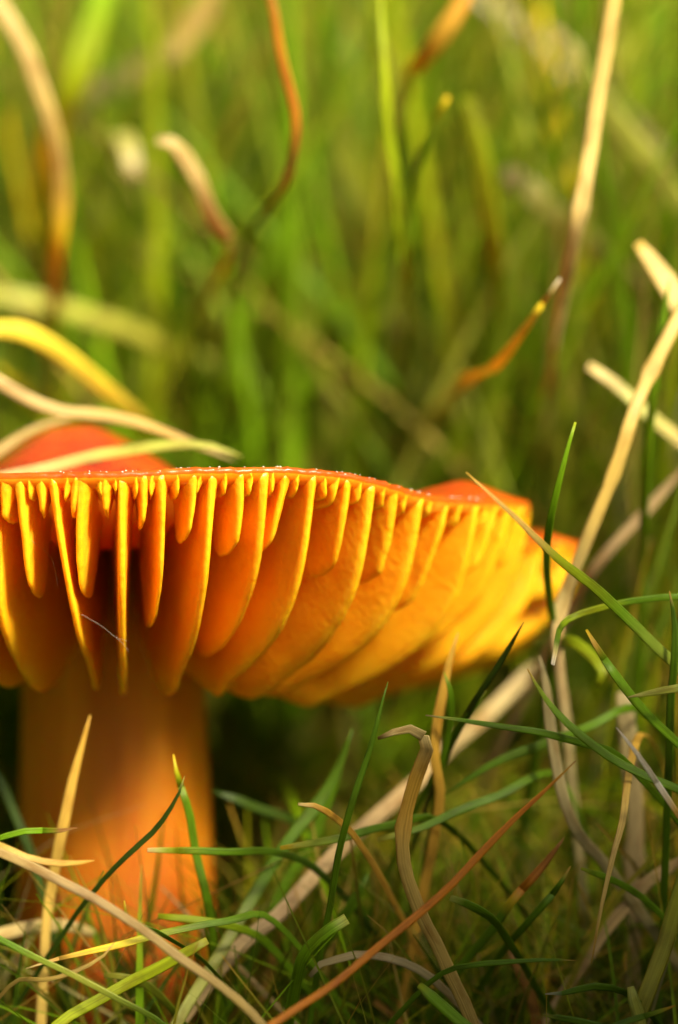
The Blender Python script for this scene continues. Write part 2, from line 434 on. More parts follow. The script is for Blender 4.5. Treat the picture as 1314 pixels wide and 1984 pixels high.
def sweep(name, path, q, width, thick, cols, material, seed, parent=None, groove=.85, twist=0.0):
    r = np.random.default_rng(seed); n = len(path); K = 10
    T = np.gradient(path, axis=0); T /= np.linalg.norm(T, axis=1)[:, None] + 1e-9
    ref = np.array([r.uniform(-.5, .5), -1, r.uniform(-.1, .6)])
    ang = np.arange(K) * 2 * math.pi / K
    ca, sa_ = np.cos(ang), np.sin(ang)
    up = np.where(sa_ > 0, sa_ * (1 - groove * (1 - np.abs(ca))), sa_)
    W = np.cross(T, ref); W /= np.linalg.norm(W, axis=1)[:, None] + 1e-9
    for i in range(1, n):                                 # keep the frame from flipping
        if W[i] @ W[i - 1] < 0: W[i] *= -1
    N = np.cross(W, T)
    tw = twist * q / max(q[-1], 1e-6)
    W2 = W * np.cos(tw)[:, None] + N * np.sin(tw)[:, None]; N2 = -W * np.sin(tw)[:, None] + N * np.cos(tw)[:, None]
    wob = 1 + .07 * hnoise(q * .9, q * 0, seed + 3)
    verts = path[:, None, :] + W2[:, None, :] * (ca[None, :, None] * (width * wob)[:, None, None] / 2) + N2[:, None, :] * (up[None, :, None] * (thick * wob)[:, None, None] / 2)
    verts = verts.reshape(-1, 3)
    faces = [(i * K + j, i * K + (j + 1) % K, (i + 1) * K + (j + 1) % K, (i + 1) * K + j) for i in range(n - 1) for j in range(K)]
    faces += [tuple(reversed(range(K))), tuple((n - 1) * K + j for j in range(K))]
    o = link_mesh(name, verts, faces, material, parent)
    me = o.data
    ca_ = me.color_attributes.new("Col", 'FLOAT_COLOR', 'POINT')
    cc = np.ones((n, K, 4)); cc[:, :, :3] = cols[:, None, :]
    ca_.data.foreach_set("color", cc.reshape(-1))
    uvl = me.uv_layers.new(name="UVMap")
    li = np.empty(len(me.loops), int); me.loops.foreach_get("vertex_index", li)
    off = r.uniform(0, 50)
    uv = np.stack([np.abs((li % K) / K - .5) * 2 + off, q[li // K] + off * 3], -1)
    uvl.data.foreach_set("uv", uv.reshape(-1))
    return o

C = dict(G=(.10, .21, .005), DG=(.036, .076, .005), BG=(.165, .34, .006), YG=(.28, .35, .007), LG=(.36, .40, .06), Y=(.80, .58, .015), O=(.56, .20, .008),
         T=(.54, .39, .10), PT=(.70, .56, .25), M=(.44, .32, .16), GT=(.40, .34, .17), B=(.23, .11, .018), W=(.85, .80, .68), OT=(.58, .35, .05), OL=(.30, .30, .03), LY=(1.0, .84, .07))
C = {k: tuple(x * (.86 if k in ('G', 'BG', 'DG', 'YG', 'LG', 'OL') else .80) for x in v) for k, v in C.items()}
def hero(pts, width, cols, label, name="green_grass_blade", cat="grass", taper=.35, tmin=.12, thick=.3, root=True, tip=0, tipname="withered_tip", nodes=(), group=None, twist=None, base=.75, back=False, _n=[0]):
    _n[0] += 1; seed = 1000 + _n[0] * 13
    r = np.random.default_rng(seed)
    width *= .80
    if back: pts = [(x, y, d + max(0, 60 - d) * min(1, max(0, (y - 520) / 260)) if x < 1040 else d) for x, y, d in pts]
    W = [P(*p) for p in pts]
    if root:                                            # carry the blade on down to the soil
        E = W[-1]; D = (W[-1] - W[-2]); D.normalize()
        if E.z > 2:
            hd = Vector((D.x, D.y, 0)); hl = hd.length
            kk = E.z * min(1.2, hl / max(.35, -D.z if D.z < 0 else .35)) * .6
            if hl > 1e-3: hd /= hl
            G = Vector((E.x, E.y, -3)) + hd * kk
            midp = E * .5 + G * .5 + hd * kk * .18
            W += [midp, G]
    pl = [np.array(v) for v in W]
    L = sum(np.linalg.norm(pl[i + 1] - pl[i]) for i in range(len(pl) - 1))
    n = int(np.clip(L / .9, 28, 110))
    path, q = catmull(pl, n)
    path = path + np.stack([.10 * hnoise(q * .25, q * 0, seed + k) for k in range(3)], -1) * np.clip(q / 4, 0, 1)[:, None]
    s = q / q[-1]
    vis = sum(np.linalg.norm(np.array(W[i + 1]) - np.array(W[i])) for i in range(len(pts) - 1)) / q[-1]   # share of the length given point by point
    tp = np.clip(q / (taper * q[-1] * vis), 0, 1)
    wd = width * (tmin + (1 - tmin) * np.sin(tp * math.pi / 2) ** .9) * (1 - (1 - base) * s)
    for qn in nodes: wd = wd * (1 + .35 * np.exp(-((s / vis - qn) / .012) ** 2))
    if isinstance(cols, str): cols = [(0, cols)]
    xs = [c[0] * vis for c in cols]; cl = np.array([C[c[1]] for c in cols])
    cc = np.stack([np.interp(s, xs, cl[:, k]) for k in range(3)], -1) * r.uniform(.85, 1.15)
    tw = twist if twist is not None else r.uniform(-1.2, 1.2)
    th_ = np.minimum(wd * thick, .65)
    if tip:
        i = max(2, int(tip * vis * n))
        o = sweep(name, path[i:], q[i:], wd[i:], th_[i:], cc[i:], M_BLADE, seed, twist=tw)
        tp_ = sweep(tipname, path[:i + 1], q[:i + 1], wd[:i + 1] * .96, th_[:i + 1] * .96, cc[:i + 1], M_BLADE, seed, parent=o, twist=tw * .2)
    else:
        o = sweep(name, path, q, wd, th_, cc, M_BLADE, seed, twist=tw)
    return tag(o, label, cat, group)

DRY = dict(name="dry_grass_straw", cat="dry grass")
STEMK = dict(name="dry_grass_stalk", cat="dry grass", taper=.08, tmin=.6, thick=.6)
#--- in front of and beside the stem
hero([(150, 1604, 0), (108, 1610, 0), (55, 1609, 0), (0, 1622, 0), (-60, 1650, 1)], .45, [(0, 'B'), (.18, 'B'), (.25, 'BG'), (1, 'G')], "short green grass blade with a thin brown withered tip across the stem", tip=.2)
hero([(-120, 1600, -2), (-40, 1632, -2), (0, 1652, -2), (100, 1697, -2.5), (176, 1737, -3), (271, 1797, -3.5), (352, 1858, -4), (427, 1913, -4.5), (505, 1984, -5)], .66, [(0, 'T'), (.4, 'M'), (1, 'T')], "long pale straw slanting down across the foot of the orange stem", taper=.1, tmin=.5, **DRY)
hero([(175, 1385, 9), (146, 1501, 9), (118, 1622, 9), (95, 1737, 10), (88, 1797, 10), (84, 1880, 10)], .85, [(0, 'OT'), (1, 'T')], "upright tan straw in front of the orange stem", taper=.5, **DRY)
hero([(358, 1503, 3), (347, 1536, 3), (301, 1607, 3.5), (241, 1662, 4), (181, 1727, 5), (140, 1777, 6)], .40, [(0, 'OL'), (.08, 'DG'), (1, 'DG')], "dark green grass blade bowed across the stem, its tip touching a yellow tipped blade")
hero([(336, 1461, 6), (342, 1496, 6), (362, 1566, 6.5), (377, 1652, 7), (397, 1737, 7), (407, 1782, 8)], .62, [(0, 'Y'), (.12, 'YG'), (.25, 'G'), (1, 'G')], "upright green blade with yellow tip along the edge of the stem", tip=.1)
hero([(286, 1647, 3), (352, 1648, 4), (452, 1649, 5), (540, 1654, 7), (620, 1690, 9)], .55, [(0, 'PT'), (.1, 'YG'), (.3, 'G'), (1, 'DG')], "level green blade with blunt pale tip pointing at the stem", tmin=.55, tip=.08)
hero([(543, 1643, 4), (600, 1634, 4.5), (660, 1622, 5), (760, 1597, 7), (850, 1590, 9)], .62, [(0, 'Y'), (.1, 'YG'), (.4, 'G')], "green blade with yellow tip lying level among the grass beside the stem", tmin=.4)
hero([(241, 1745, 0), (239, 1767, 0), (261, 1790, .3), (296, 1802, .6), (342, 1828, 1.5), (400, 1870, 3)], .40, [(0, 'Y'), (.12, 'YG'), (.3, 'G')], "small green blade curling up to a yellow tip above a pale straw", tmin=.3)
hero([(50, 1877, .5), (110, 1858, .5), (201, 1838, 1), (281, 1817, 1.5), (352, 1800, 2), (442, 1785, 3), (520, 1780, 5)], .58, [(0, 'PT'), (.15, 'OT'), (.3, 'Y'), (.5, 'YG'), (.7, 'G')], "yellow blade fading to green with a long tan needle tip at the stem's foot", taper=.5, tip=.15)
hero([(223, 1825, 0), (201, 1853, 0), (166, 1875, 0), (120, 1893, 0), (80, 1900, .5), (30, 1900, 2)], .32, 'T', "small curved tan sliver of dry grass at the stem's foot", **DRY)
hero([(402, 1822, 1), (327, 1863, 1), (251, 1903, 1), (181, 1943, .5), (115, 1984, 0)], .85, [(0, 'OL'), (.15, 'YG'), (1, 'YG')], "broad yellow green blade with blunt end slanting over the stem's red foot", tmin=.6)
hero([(-90, 1762, -1), (0, 1820, -1), (75, 1860, -1), (151, 1898, -1), (226, 1935, -1), (317, 1984, -1)], .46, [(0, 'G'), (.3, 'G'), (.6, 'LG'), (1, 'G')], "sharp thin green blade slanting under the pale straw at the stem's foot", taper=.1, tmin=.6)
hero([(683, 1412, 11), (640, 1520, 11), (560, 1625, 10), (480, 1752, 9), (412, 1867, 7), (372, 1928, 6), (335, 1995, 5)], .95, [(0, 'G'), (.5, 'G'), (.8, 'LG')], "long broad green blade leaning up from the stem's foot to the cap", taper=.25)
hero([(668, 1460, 13), (640, 1540, 13), (600, 1640, 13), (540, 1740, 13)], .8, 'G', "green blade standing close beside a longer leaning one under the cap")
hero([(1040, 1290, 26), (960, 1370, 24), (880, 1442, 21), (780, 1540, 17), (650, 1655, 13), (540, 1768, 10), (470, 1825, 9)], 1.25, [(0, 'GT'), (.5, 'M'), (1, 'M')], "thick mauve tan straw slanting from under the cap down towards the stem", root=True, taper=.04, tmin=.8, **DRY)
hero([(407, 1531, 14), (452, 1546, 14), (502, 1566, 15), (548, 1581, 16), (600, 1620, 18)], .75, 'DG', "dim green blade behind the stem in the dark below the gills")
hero([(578, 1558, 1), (613, 1563, 1.5), (660, 1596, 3), (700, 1640, 5)], .48, [(0, 'PT'), (.2, 'OT'), (1, 'OT')], "short tan blade with pale tip crossing the green blades under the cap", tmin=.4, **DRY)
hero([(306, 1775, 5), (352, 1780, 5), (402, 1787, 5), (450, 1797, 6), (520, 1830, 8)], .6, [(0, 'YG'), (1, 'G')], "level green blade with blunt yellow end at the stem's lower edge", tmin=.6)
hero([(201, 1890, 5), (251, 1895, 5), (291, 1913, 5.5), (327, 1948, 6), (360, 1990, 7)], .6, [(0, 'OL'), (1, 'G')], "olive blade bending down before the red foot of the stem", tmin=.5)
hero([(-40, 1440, 14), (0, 1511, 14), (25, 1566, 14), (50, 1627, 14), (75, 1702, 14), (92, 1760, 14)], .7, 'DG', "dim dark green blade crossing behind the upright tan straw")
hero([(183, 1667, 5), (126, 1674, 5), (60, 1664, 5), (0, 1640, 5), (-60, 1625, 6)], .55, [(0, 'OT'), (1, 'T')], "faint orange tan blade lying level across the stem under a green one", **DRY)
hero([(182, 1810, 12), (151, 1797, 12), (65, 1795, 12), (0, 1812, 12), (-60, 1830, 12)], .95, 'PT', "pale broken straw lying level before the stem's foot", tmin=.6, **DRY)
#--- right of the stem, under and beside the cap
hero([(752, 1321, 0), (729, 1401, 0), (709, 1472, .3), (684, 1547, .6), (669, 1597, 1), (655, 1660, 2)], .5, 'G', "sharp upright green blade whose point reaches the lowest gills", taper=.7)
hero([(732, 1431, 1), (760, 1419, 1), (795, 1410, 1.2), (820, 1424, 1.5), (830, 1447, 2), (812, 1492, 2.5), (792, 1562, 3), (781, 1612, 3), (785, 1683, 3), (810, 1763, 3), (845, 1834, 3), (875, 1899, 3), (915, 1984, 3)], 1.0, [(0, 'B'), (.03, 'PT'), (.15, 'PT'), (.25, 'OT'), (.4, 'OT'), (.5, 'T'), (1, 'T')], "tall tan straw with a hooked white tip below the cap", taper=.28, tmin=.24, tip=.17, tipname="hooked_tip", nodes=(.42, .86), twist=.3, base=.9, **DRY)
hero([(888, 1225, 8), (875, 1265, 8), (862, 1320, 8), (850, 1390, 8), (845, 1460, 8), (855, 1540, 9), (840, 1640, 10), (815, 1750, 11)], .85, [(0, 'OT'), (1, 'OT')], "upright orange tan blade rising in front of the cap's lower edge", taper=.3, **DRY)
hero([(825, 1386, 0), (895, 1396, 0), (966, 1409, 0), (1036, 1419, 0), (1081, 1429, .5), (1136, 1442, 1.5), (1200, 1465, 3)], .52, [(0, 'M'), (.06, 'LG'), (.15, 'G')], "level green blade with a thin reddish tip pointing at the hooked straw", taper=.6)
hero([(1022, 1296, 0), (1051, 1346, 0), (1086, 1391, 0), (1131, 1432, 0), (1187, 1472, .2), (1257, 1507, .5), (1314, 1532, 1), (1380, 1570, 2)], .62, [(0, 'OT'), (.04, 'YG'), (.2, 'BG'), (1, 'G')], "curved bright green blade sloping from the cap's edge under a white needle", taper=.5)
hero([(1116, 1474, -.3), (1071, 1517, -.3), (1006, 1577, -.6), (935, 1648, -1), (855, 1733, -1.8), (754, 1818, -3), (654, 1904, -4.5), (560, 1965, -6), (500, 2010, -7)], .58, [(0, 'B'), (.04, 'OT'), (.1, 'O'), (1, 'O')], "long straight rust orange blade slanting across the tall tan straw", taper=.45, **DRY)
hero([(1194, 1409, -1), (1232, 1457, -1), (1272, 1517, -1), (1314, 1577, -1), (1370, 1660, -1)], .42, [(0, 'W'), (.5, 'W'), (.65, 'OT')], "shiny white needle of dry grass turning orange lower down", tip=.5, **DRY)
hero([(1146, 1868, 0), (1156, 1803, 0), (1172, 1723, .6), (1187, 1652, 1.2), (1207, 1582, 2.5), (1222, 1490, 5), (1245, 1420, 9), (1290, 1500, 16), (1320, 1700, 20)], .62, [(0, 'OT'), (.1, 'T'), (.3, 'T'), (.5, 'OT')], "tan blade hanging tip down before a thick mauve stem", taper=.5, **DRY)
hero([(1205, 1340, 14), (1216, 1410, 14), (1222, 1482, 14), (1229, 1582, 14), (1227, 1683, 14), (1227, 1783, 14), (1228, 1909, 14), (1230, 1984, 14)], 1.35, [(0, 'GT'), (1, 'M')], "thick upright mauve tan stem behind the hanging blade", nodes=(.5,), **STEMK)
hero([(1045, 1270, 8), (1058, 1330, 8), (1063, 1381, 8), (1076, 1472, 8), (1096, 1562, 8), (1126, 1627, 8.5), (1162, 1665, 9)], .85, [(0, 'GT'), (1, 'GT')], "grey tan blade bowed like an arc behind the curved green blade", **DRY)
hero([(1136, 1220, 1), (1172, 1281, 1), (1217, 1341, 1.3), (1267, 1396, 2), (1314, 1441, 3), (1380, 1510, 4)], .66, [(0, 'Y'), (.08, 'OT'), (.12, 'BG'), (1, 'G')], "straight green blade with a yellow orange tip beside the cap", taper=.3, tmin=.3, tip=.07)
hero([(1217, 1351, -.5), (1257, 1344, 0), (1314, 1334, .5), (1390, 1330, 2)], .55, [(0, 'PT'), (.06, 'LG'), (1, 'LG')], "pale green level blade with a white point crossing a yellow tipped one", taper=.5)
hero([(1297, 1145, 3), (1307, 1205, 3), (1307, 1281, 3), (1302, 1356, 3.5), (1300, 1431, 4), (1295, 1530, 5)], .62, [(0, 'OT'), (.05, 'G'), (1, 'G')], "upright green blade crossing the pale level one", taper=.4)
hero([(1160, 1332, 10), (1168, 1304, 10), (1141, 1268, 11), (1105, 1242, 12), (1075, 1260, 14), (1060, 1330, 16)], .85, [(0, 'YG'), (1, 'G')], "green blade curled over like a hook beside the cap", tmin=.6)
hero([(1340, 560, 14), (1310, 625, 13), (1255, 735, 12), (1215, 840, 11), (1180, 945, 11), (1150, 1020, 11), (1115, 1105, 12), (1088, 1175, 13), (1080, 1235, 13), (1090, 1330, 14), (1100, 1420, 15)], 1.0, [(0, 'T'), (.5, 'T'), (.7, 'PT'), (.85, 'M'), (1, 'GT')], "long tan grass stem leaning past the cap's outer lobe", nodes=(.2, .42, .72), **STEMK)
hero([(1071, 1288, 1), (1078, 1255, 2), (1083, 1225, 3), (1110, 1195, 5), (1170, 1177, 5), (1240, 1162, 5), (1314, 1153, 5), (1390, 1170, 6)], .48, [(0, 'W'), (.06, 'PT'), (.14, 'G'), (.5, 'YG'), (.6, 'G')], "thin green blade drooping to a tiny white tip beside the cap's lower lobe", tmin=.6)
hero([(903, 915, -2), (970, 975, -2), (1030, 1030, -1.5), (1080, 1080, 0), (1150, 1140, 1.5), (1220, 1205, 3), (1314, 1292, 4), (1400, 1370, 6)], .85, [(0, 'OT'), (.25, 'T'), (.35, 'YG'), (.6, 'G'), (1, 'LG')], "long green blade with tan needle tip lying across the cap's side lobes", taper=.75)
hero([(1115, 818, 3), (1100, 870, 3), (1082, 950, 3.5), (1066, 1020, 5), (1060, 1100, 9), (1075, 1240, 14)], .6, [(0, 'YG'), (.06, 'BG'), (1, 'BG')], "upright bright green blade rising behind the outer lobe of the cap", taper=.5, tmin=.3)
hero([(1340, 890, 20), (1300, 935, 20), (1240, 1000, 20), (1160, 1090, 20), (1110, 1170, 22)], .85, 'M', "blurred brownish straw crossing behind the long tan stem", **DRY)
hero([(873, 1740, 2), (905, 1751, 2.5), (935, 1768, 3), (960, 1790, 4)], .6, [(0, 'LG'), (.2, 'G')], "stubby green blade end with a pale cut tip in the shade", tmin=.7)
hero([(1106, 1678, 4), (1081, 1718, 4), (1051, 1753, 4.5), (1016, 1793, 5), (975, 1840, 7)], .55, [(0, 'OT'), (.12, 'G')], "green blade with an orange tip beside a brown tipped one", tip=.1)
hero([(1094, 1622, 5), (1056, 1673, 5), (1016, 1718, 5), (991, 1748, 5), (945, 1813, 6), (905, 1859, 7)], .66, [(0, 'B'), (.4, 'O'), (.48, 'Y'), (.55, 'G')], "blade that is brown orange above and green below a yellow joint", tip=.45, nodes=(.47,))
hero([(1126, 1683, 3), (1172, 1698, 4), (1217, 1720, 5), (1277, 1768, 6)], .48, [(0, 'YG'), (.2, 'G')], "thin green blade passing behind the hanging tan blade", tmin=.4)
hero([(1116, 1861, .5), (1056, 1860, .5), (981, 1864, .5), (915, 1871, 1), (850, 1890, 2)], .42, [(0, 'OT'), (.04, 'G'), (1, 'G')], "dark green level blade pointing at the hanging blade's tip", taper=.7)
hero([(600, 1892, 4), (620, 1868, 4), (654, 1859, 4), (694, 1849, 4), (744, 1854, 4), (800, 1874, 4.5), (850, 1906, 5)], .65, 'GT', "grey tan straw arched under the rust orange blade", tmin=.5, **DRY)
hero([(812, 1908, 0), (845, 1939, 0), (885, 1974, 0), (930, 2012, 0)], .85, [(0, 'YG'), (.15, 'BG')], "broad bright green blade end beside the tan straw's foot", tmin=.55)
hero([(1056, 1926, 1), (1096, 1924, 1), (1146, 1911, 1.5), (1197, 1919, 2), (1240, 1945, 3)], .55, [(0, 'W'), (.05, 'G')], "wavy green blade with a white point near the soil", taper=.5)
hero([(1051, 1967, 0), (1096, 1974, 0), (1141, 1984, 0), (1200, 2005, 0)], .5, [(0, 'LG'), (.2, 'G')], "thin green blade just under a wavy one near the soil")
hero([(1310, 1948, 0), (1257, 1967, 0), (1207, 1982, 0), (1150, 2010, 0)], .45, [(0, 'O'), (.15, 'YG'), (.4, 'G')], "green blade with an orange tip lying in front of the pale bud", tip=.15)
hero([(1350, 1640, 3), (1314, 1748, 3), (1292, 1823, 3), (1262, 1904, 3), (1237, 1974, 3), (1220, 2030, 3)], 1.25, [(0, 'YG'), (.5, 'OL'), (1, 'OL')], "broad olive yellow blade leaning over the pale bud", taper=.2)
hero([(1222, 1912, 2), (1226, 1930, 2), (1236, 1960, 2), (1246, 2000, 2)], .95, [(0, 'LG'), (1, 'LG')], "pale green rounded grass bud near the soil", name="grass_bud", cat="grass bud", tmin=.55, taper=.5, thick=.9)
hero([(1340, 1650, 10), (1300, 1680, 10), (1257, 1708, 10), (1210, 1760, 10), (1180, 1795, 10)], .9, 'M', "blurred pale straw slanting behind the thick mauve stem", **DRY)
hero([(672, 1780, .5), (640, 1800, .5), (605, 1830, 1), (585, 1860, 1.5), (575, 1900, 3)], .85, [(0, 'LG'), (.12, 'BG')], "rolled bright green blade end like a little trumpet below the mauve straw", tmin=.9, taper=.1)
hero([(715, 1690, 9), (690, 1740, 9), (640, 1810, 10), (590, 1880, 11)], .9, 'G', "blurred green blade rising behind the rolled blade end")
hero([(985, 1840, 10), (1005, 1874, 10), (1028, 1924, 10), (1040, 1984, 10)], .9, 'B', "reddish brown dead blade under the dark green level blade", **DRY)
hero([(732, 1627, 6), (820, 1602, 6.5), (895, 1567, 7), (975, 1537, 8), (1050, 1500, 10), (1100, 1530, 14)], .66, [(0, 'OL'), (.15, 'G')], "green blade reaching behind the tall tan straw to a yellowish tip", tmin=.5)
hero([(860, 1540, 9), (955, 1482, 9), (1056, 1442, 9.5), (1156, 1401, 10), (1210, 1372, 11), (1270, 1400, 15)], .66, 'G', "long dim green blade rising slowly behind the level reddish tipped one")
hero([(860, 1301, 6), (873, 1340, 6), (872, 1390, 7), (860, 1450, 8)], .5, [(0, 'YG'), (.2, 'G')], "small green blade tip against the cap's underside beside the orange tan blade")
hero([(938, 1336, 7), (920, 1368, 7), (890, 1410, 8), (850, 1480, 10)], .5, [(0, 'YG'), (.15, 'G')], "small green blade with a round bright tip below the cap", tmin=.8)
hero([(1015, 1205, 4), (975, 1275, 5), (935, 1335, 6), (895, 1405, 8), (850, 1500, 11)], .5, 'DG', "dark thin blade slanting over the cap's lower side")
#--- lying over the cap behind its near rim
hero([(292, 828, 35), (262, 800, 34), (221, 766, 33), (171, 724, 32), (110, 676, 31), (50, 643, 30), (0, 637, 29), (-80, 650, 27), (-250, 780, 25), (-500, 1100, 23), (-760, 1500, 20)], 1.25, [(0, 'OL'), (.08, 'LY'), (.3, 'LY'), (.4, 'PT'), (1, 'OT')], "yellow dead leaf blade arching down onto the back of the cap", taper=.1, tmin=.6, **DRY)
hero([(455, 892, 20), (380, 862, 19), (280, 822, 18), (200, 802, 18), (120, 795, 18), (60, 775, 18), (0, 742, 18), (-100, 690, 18), (-300, 760, 17), (-520, 1100, 15), (-760, 1500, 13)], .95, [(0, 'GT'), (.1, 'T'), (.25, 'PT'), (1, 'T')], "pale tan straw lying across the red hump of the cap", taper=.2, twist=.5, **DRY)
hero([(150, 806, 22), (80, 826, 22), (30, 852, 22), (-20, 885, 22), (-300, 1000, 19), (-520, 1200, 17), (-760, 1500, 15)], 1.0, [(0, 'PT'), (1, 'T')], "faded pink tan straw end at the side of the cap's red hump", **DRY)
hero([(470, 885, 15), (402, 862, 15), (301, 866, 15), (201, 882, 15), (115, 903, 15), (0, 925, 15), (-300, 960, 14), (-540, 1200, 13), (-760, 1500, 11)], .95, [(0, 'LG'), (.15, 'LG'), (.3, 'PT'), (1, 'T')], "pale greenish blade lying just behind the cap's near rim", taper=.15, **DRY)
#--- standing behind the mushroom
hero([(-60, -90, 34), (-10, 0, 34), (40, 80, 34), (75, 166, 34), (100, 241, 34), (116, 322, 35), (118, 402, 36), (111, 477, 37), (108, 568, 38), (105, 700, 40)], 1.3, [(0, 'PT'), (.4, 'T'), (.5, 'Y'), (.6, 'OT'), (.8, 'OL')], "arching tan stem with yellow and brown stretches among blurred grass", back=True, nodes=(.45,), **STEMK)
hero([(505, -60, 21), (530, 20, 21), (545, 100, 21), (560, 160, 21), (573, 215, 21), (573, 270, 21), (556, 345, 22), (520, 400, 26), (480, 460, 32), (450, 560, 40)], .68, [(0, 'OT'), (.1, 'O'), (.25, 'O'), (.33, 'B'), (.37, 'OT'), (.42, 'YG'), (.55, 'G'), (1, 'G')], "thin rust brown stem bent like a bow with a pale joint", back=True, nodes=(.36,), **STEMK)
hero([(303, 272, 26), (330, 275, 26), (360, 310, 27), (390, 365, 27), (412, 420, 28), (445, 470, 30), (410, 560, 36), (380, 650, 40)], 1.2, [(0, 'PT'), (.28, 'T'), (.36, 'LG'), (.45, 'Y'), (.6, 'OL'), (1, 'G')], "tan stem stub bent over with a pale cut end among green blades", back=True, nodes=(.6,), **STEMK)
hero([(560, 730, 60), (480, 720, 58), (380, 695, 55), (300, 662, 52), (200, 622, 50), (80, 590, 48), (0, 575, 48), (-150, 600, 48)], 1.5, [(0, 'G'), (.3, 'OL'), (.6, 'LG'), (1, 'LG')], "pale green blade sagging level over the yellow dead leaf", back=True, taper=.2)
hero([(735, -60, 24), (740, 30, 24), (747, 150, 24), (752, 260, 25), (765, 350, 26), (775, 480, 28), (790, 600, 30), (795, 720, 34)], .85, [(0, 'YG'), (1, 'BG')], "tall straight bright green blade beside an orange one", back=True, taper=.2)
hero([(868, 187, 22), (840, 240, 23), (815, 300, 24), (800, 400, 26), (790, 520, 28), (785, 640, 32)], .8, [(0, 'Y'), (.06, 'BG'), (1, 'G')], "green blade with a small yellow tip leaning towards the tall straight one", back=True, tmin=.5)
hero([(940, -70, 30), (910, -20, 30), (880, 35, 30), (840, 92, 31), (805, 132, 33), (780, 260, 40)], 1.6, [(0, 'O'), (.25, 'OT'), (.5, 'Y'), (.7, 'YG'), (1, 'G')], "broad orange dead blade end against dark green shade", back=True, taper=.3, **DRY)
hero([(905, 190, 38), (925, 280, 38), (945, 400, 39), (958, 500, 41), (965, 640, 45)], 1.7, 'YG', "broad blurred yellow green blade standing next to dark shade", back=True, tmin=.6)
hero([(1210, -110, 17), (1180, 60, 17), (1160, 180, 17), (1145, 290, 17), (1120, 420, 17), (1095, 550, 21), (1075, 680, 30), (1062, 770, 40), (1050, 900, 48)], 1.15, [(0, 'T'), (.5, 'PT'), (1, 'OL')], "tall straight tan stem leaning over the blurred green grass", back=True, nodes=(.3,), **STEMK)
hero([(1085, 540, 14), (1050, 590, 15), (1010, 650, 17), (970, 700, 20), (900, 735, 30), (845, 800, 46), (800, 850, 60)], 1.25, [(0, 'W'), (.03, 'Y'), (.07, 'LY'), (.3, 'LY'), (.45, 'OL'), (1, 'OL')], "yellow dead blade with a white speck at its tip touching the tall tan stem", taper=.4, tip=.05, **DRY)
hero([(1065, 45, 42), (1120, 120, 42), (1180, 220, 42), (1260, 320, 43), (1340, 430, 44), (1420, 560, 48)], 1.9, [(0, 'M'), (.2, 'LG'), (1, 'LG')], "pale green broad blade slanting down behind the tall tan stem", back=True, taper=.2)
hero([(880, -60, 60), (1000, 50, 60), (1100, 150, 60), (1200, 225, 60), (1300, 330, 62)], 2.2, 'GT', "wide grey straw far behind the tall tan stem", back=True, tmin=.7, taper=.1, **DRY)
hero([(980, 330, 44), (1060, 400, 44), (1150, 475, 45), (1220, 545, 47), (1280, 640, 52)], 1.9, [(0, 'GT'), (.3, 'LG'), (1, 'M')], "pale straw slanting behind the tall tan stem under the wide grey one", back=True, tmin=.6, taper=.1, **DRY)
hero([(1235, 470, 19), (1280, 530, 19), (1325, 605, 19), (1400, 760, 22)], 1.9, [(0, 'T'), (.5, 'PT'), (.8, 'OT')], "broad cream and orange dead blade beyond the long tan stem", back=True, tmin=.4, **DRY)
hero([(1140, 708, 22), (1200, 750, 22), (1270, 815, 22), (1340, 870, 23), (1420, 960, 26)], 1.1, [(0, 'PT'), (.3, 'LG'), (.6, 'PT')], "short pale straw crossing behind the long tan stem", back=True, tmin=.6, **DRY)
hero([(1298, 540, 14), (1285, 620, 14), (1270, 720, 14), (1258, 830, 15), (1250, 960, 17), (1245, 1100, 20)], .7, 'BG', "slim green blade running alongside the long tan stem", back=True, taper=.3)
hero([(640, 740, 38), (652, 785, 38), (665, 800, 40), (640, 850, 42), (610, 900, 44)], 1.9, [(0, 'PT'), (.3, 'M'), (.5, 'OL')], "pinkish blurred grass stub on a brown base above the cap's rim", back=True, name="grass_stub", cat="grass stub", tmin=.8, taper=.1)
hero([(258, 350, 46), (255, 310, 46), (235, 260, 48), (220, 330, 54), (225, 480, 60)], 1.7, [(0, 'GT'), (.3, 'LG'), (1, 'G')], "grey green blade bent over with its blurred end hanging", back=True, tmin=.7, taper=.15)
hero([(215, -60, 48), (180, 60, 48), (145, 160, 48), (105, 250, 50), (90, 420, 56)], 2.4, [(0, 'BG'), (.5, 'YG'), (.7, 'Y'), (1, 'YG')], "very broad bright yellow green blade behind the arching tan stem", back=True, taper=.1, tmin=.7)
hero([(420, -60, 60), (380, 40, 60), (330, 100, 60), (250, 150, 61), (170, 180, 63), (60, 330, 68)], 2.2, [(0, 'T'), (.6, 'GT'), (1, 'GT')], "wide tan straw sloping behind the broad yellow green blade", back=True, taper=.1, tmin=.7, **DRY)
hero([(945, 730, 30), (930, 765, 30), (915, 820, 31), (900, 900, 34)], 1.4, [(0, 'OL'), (.3, 'LY'), (.6, 'LY'), (1, 'OL')], "short yellow blade under the white specked dead one", back=True, tmin=.7)

# spider silk strung between two gills
SILK = ("fine silk thread strung level between two long gills", "short silk thread branching off another one on a long gill", "faint silk thread hanging from the side of a short gill")
for lab, pts in zip(SILK, (((158, 1190, 3.2), (200, 1215, 3.6), (224, 1234, 3.8), (246, 1242, 3.2)), ((224, 1234, 3.8), (238, 1247, 4.2), (250, 1262, 4.4)), ((60, 1046, 2), (100, 1082, 3), (112, 1136, 3)))):
    path, q = catmull([np.array(P(*p)) for p in pts], 14)
    o = sweep("spider_thread", path, q, np.full(14, .006), np.full(14, .006), np.full((14, 3), .8), M_SILK, 77, groove=0)
    tag(o, lab, "spider thread", "silk threads on the gills")

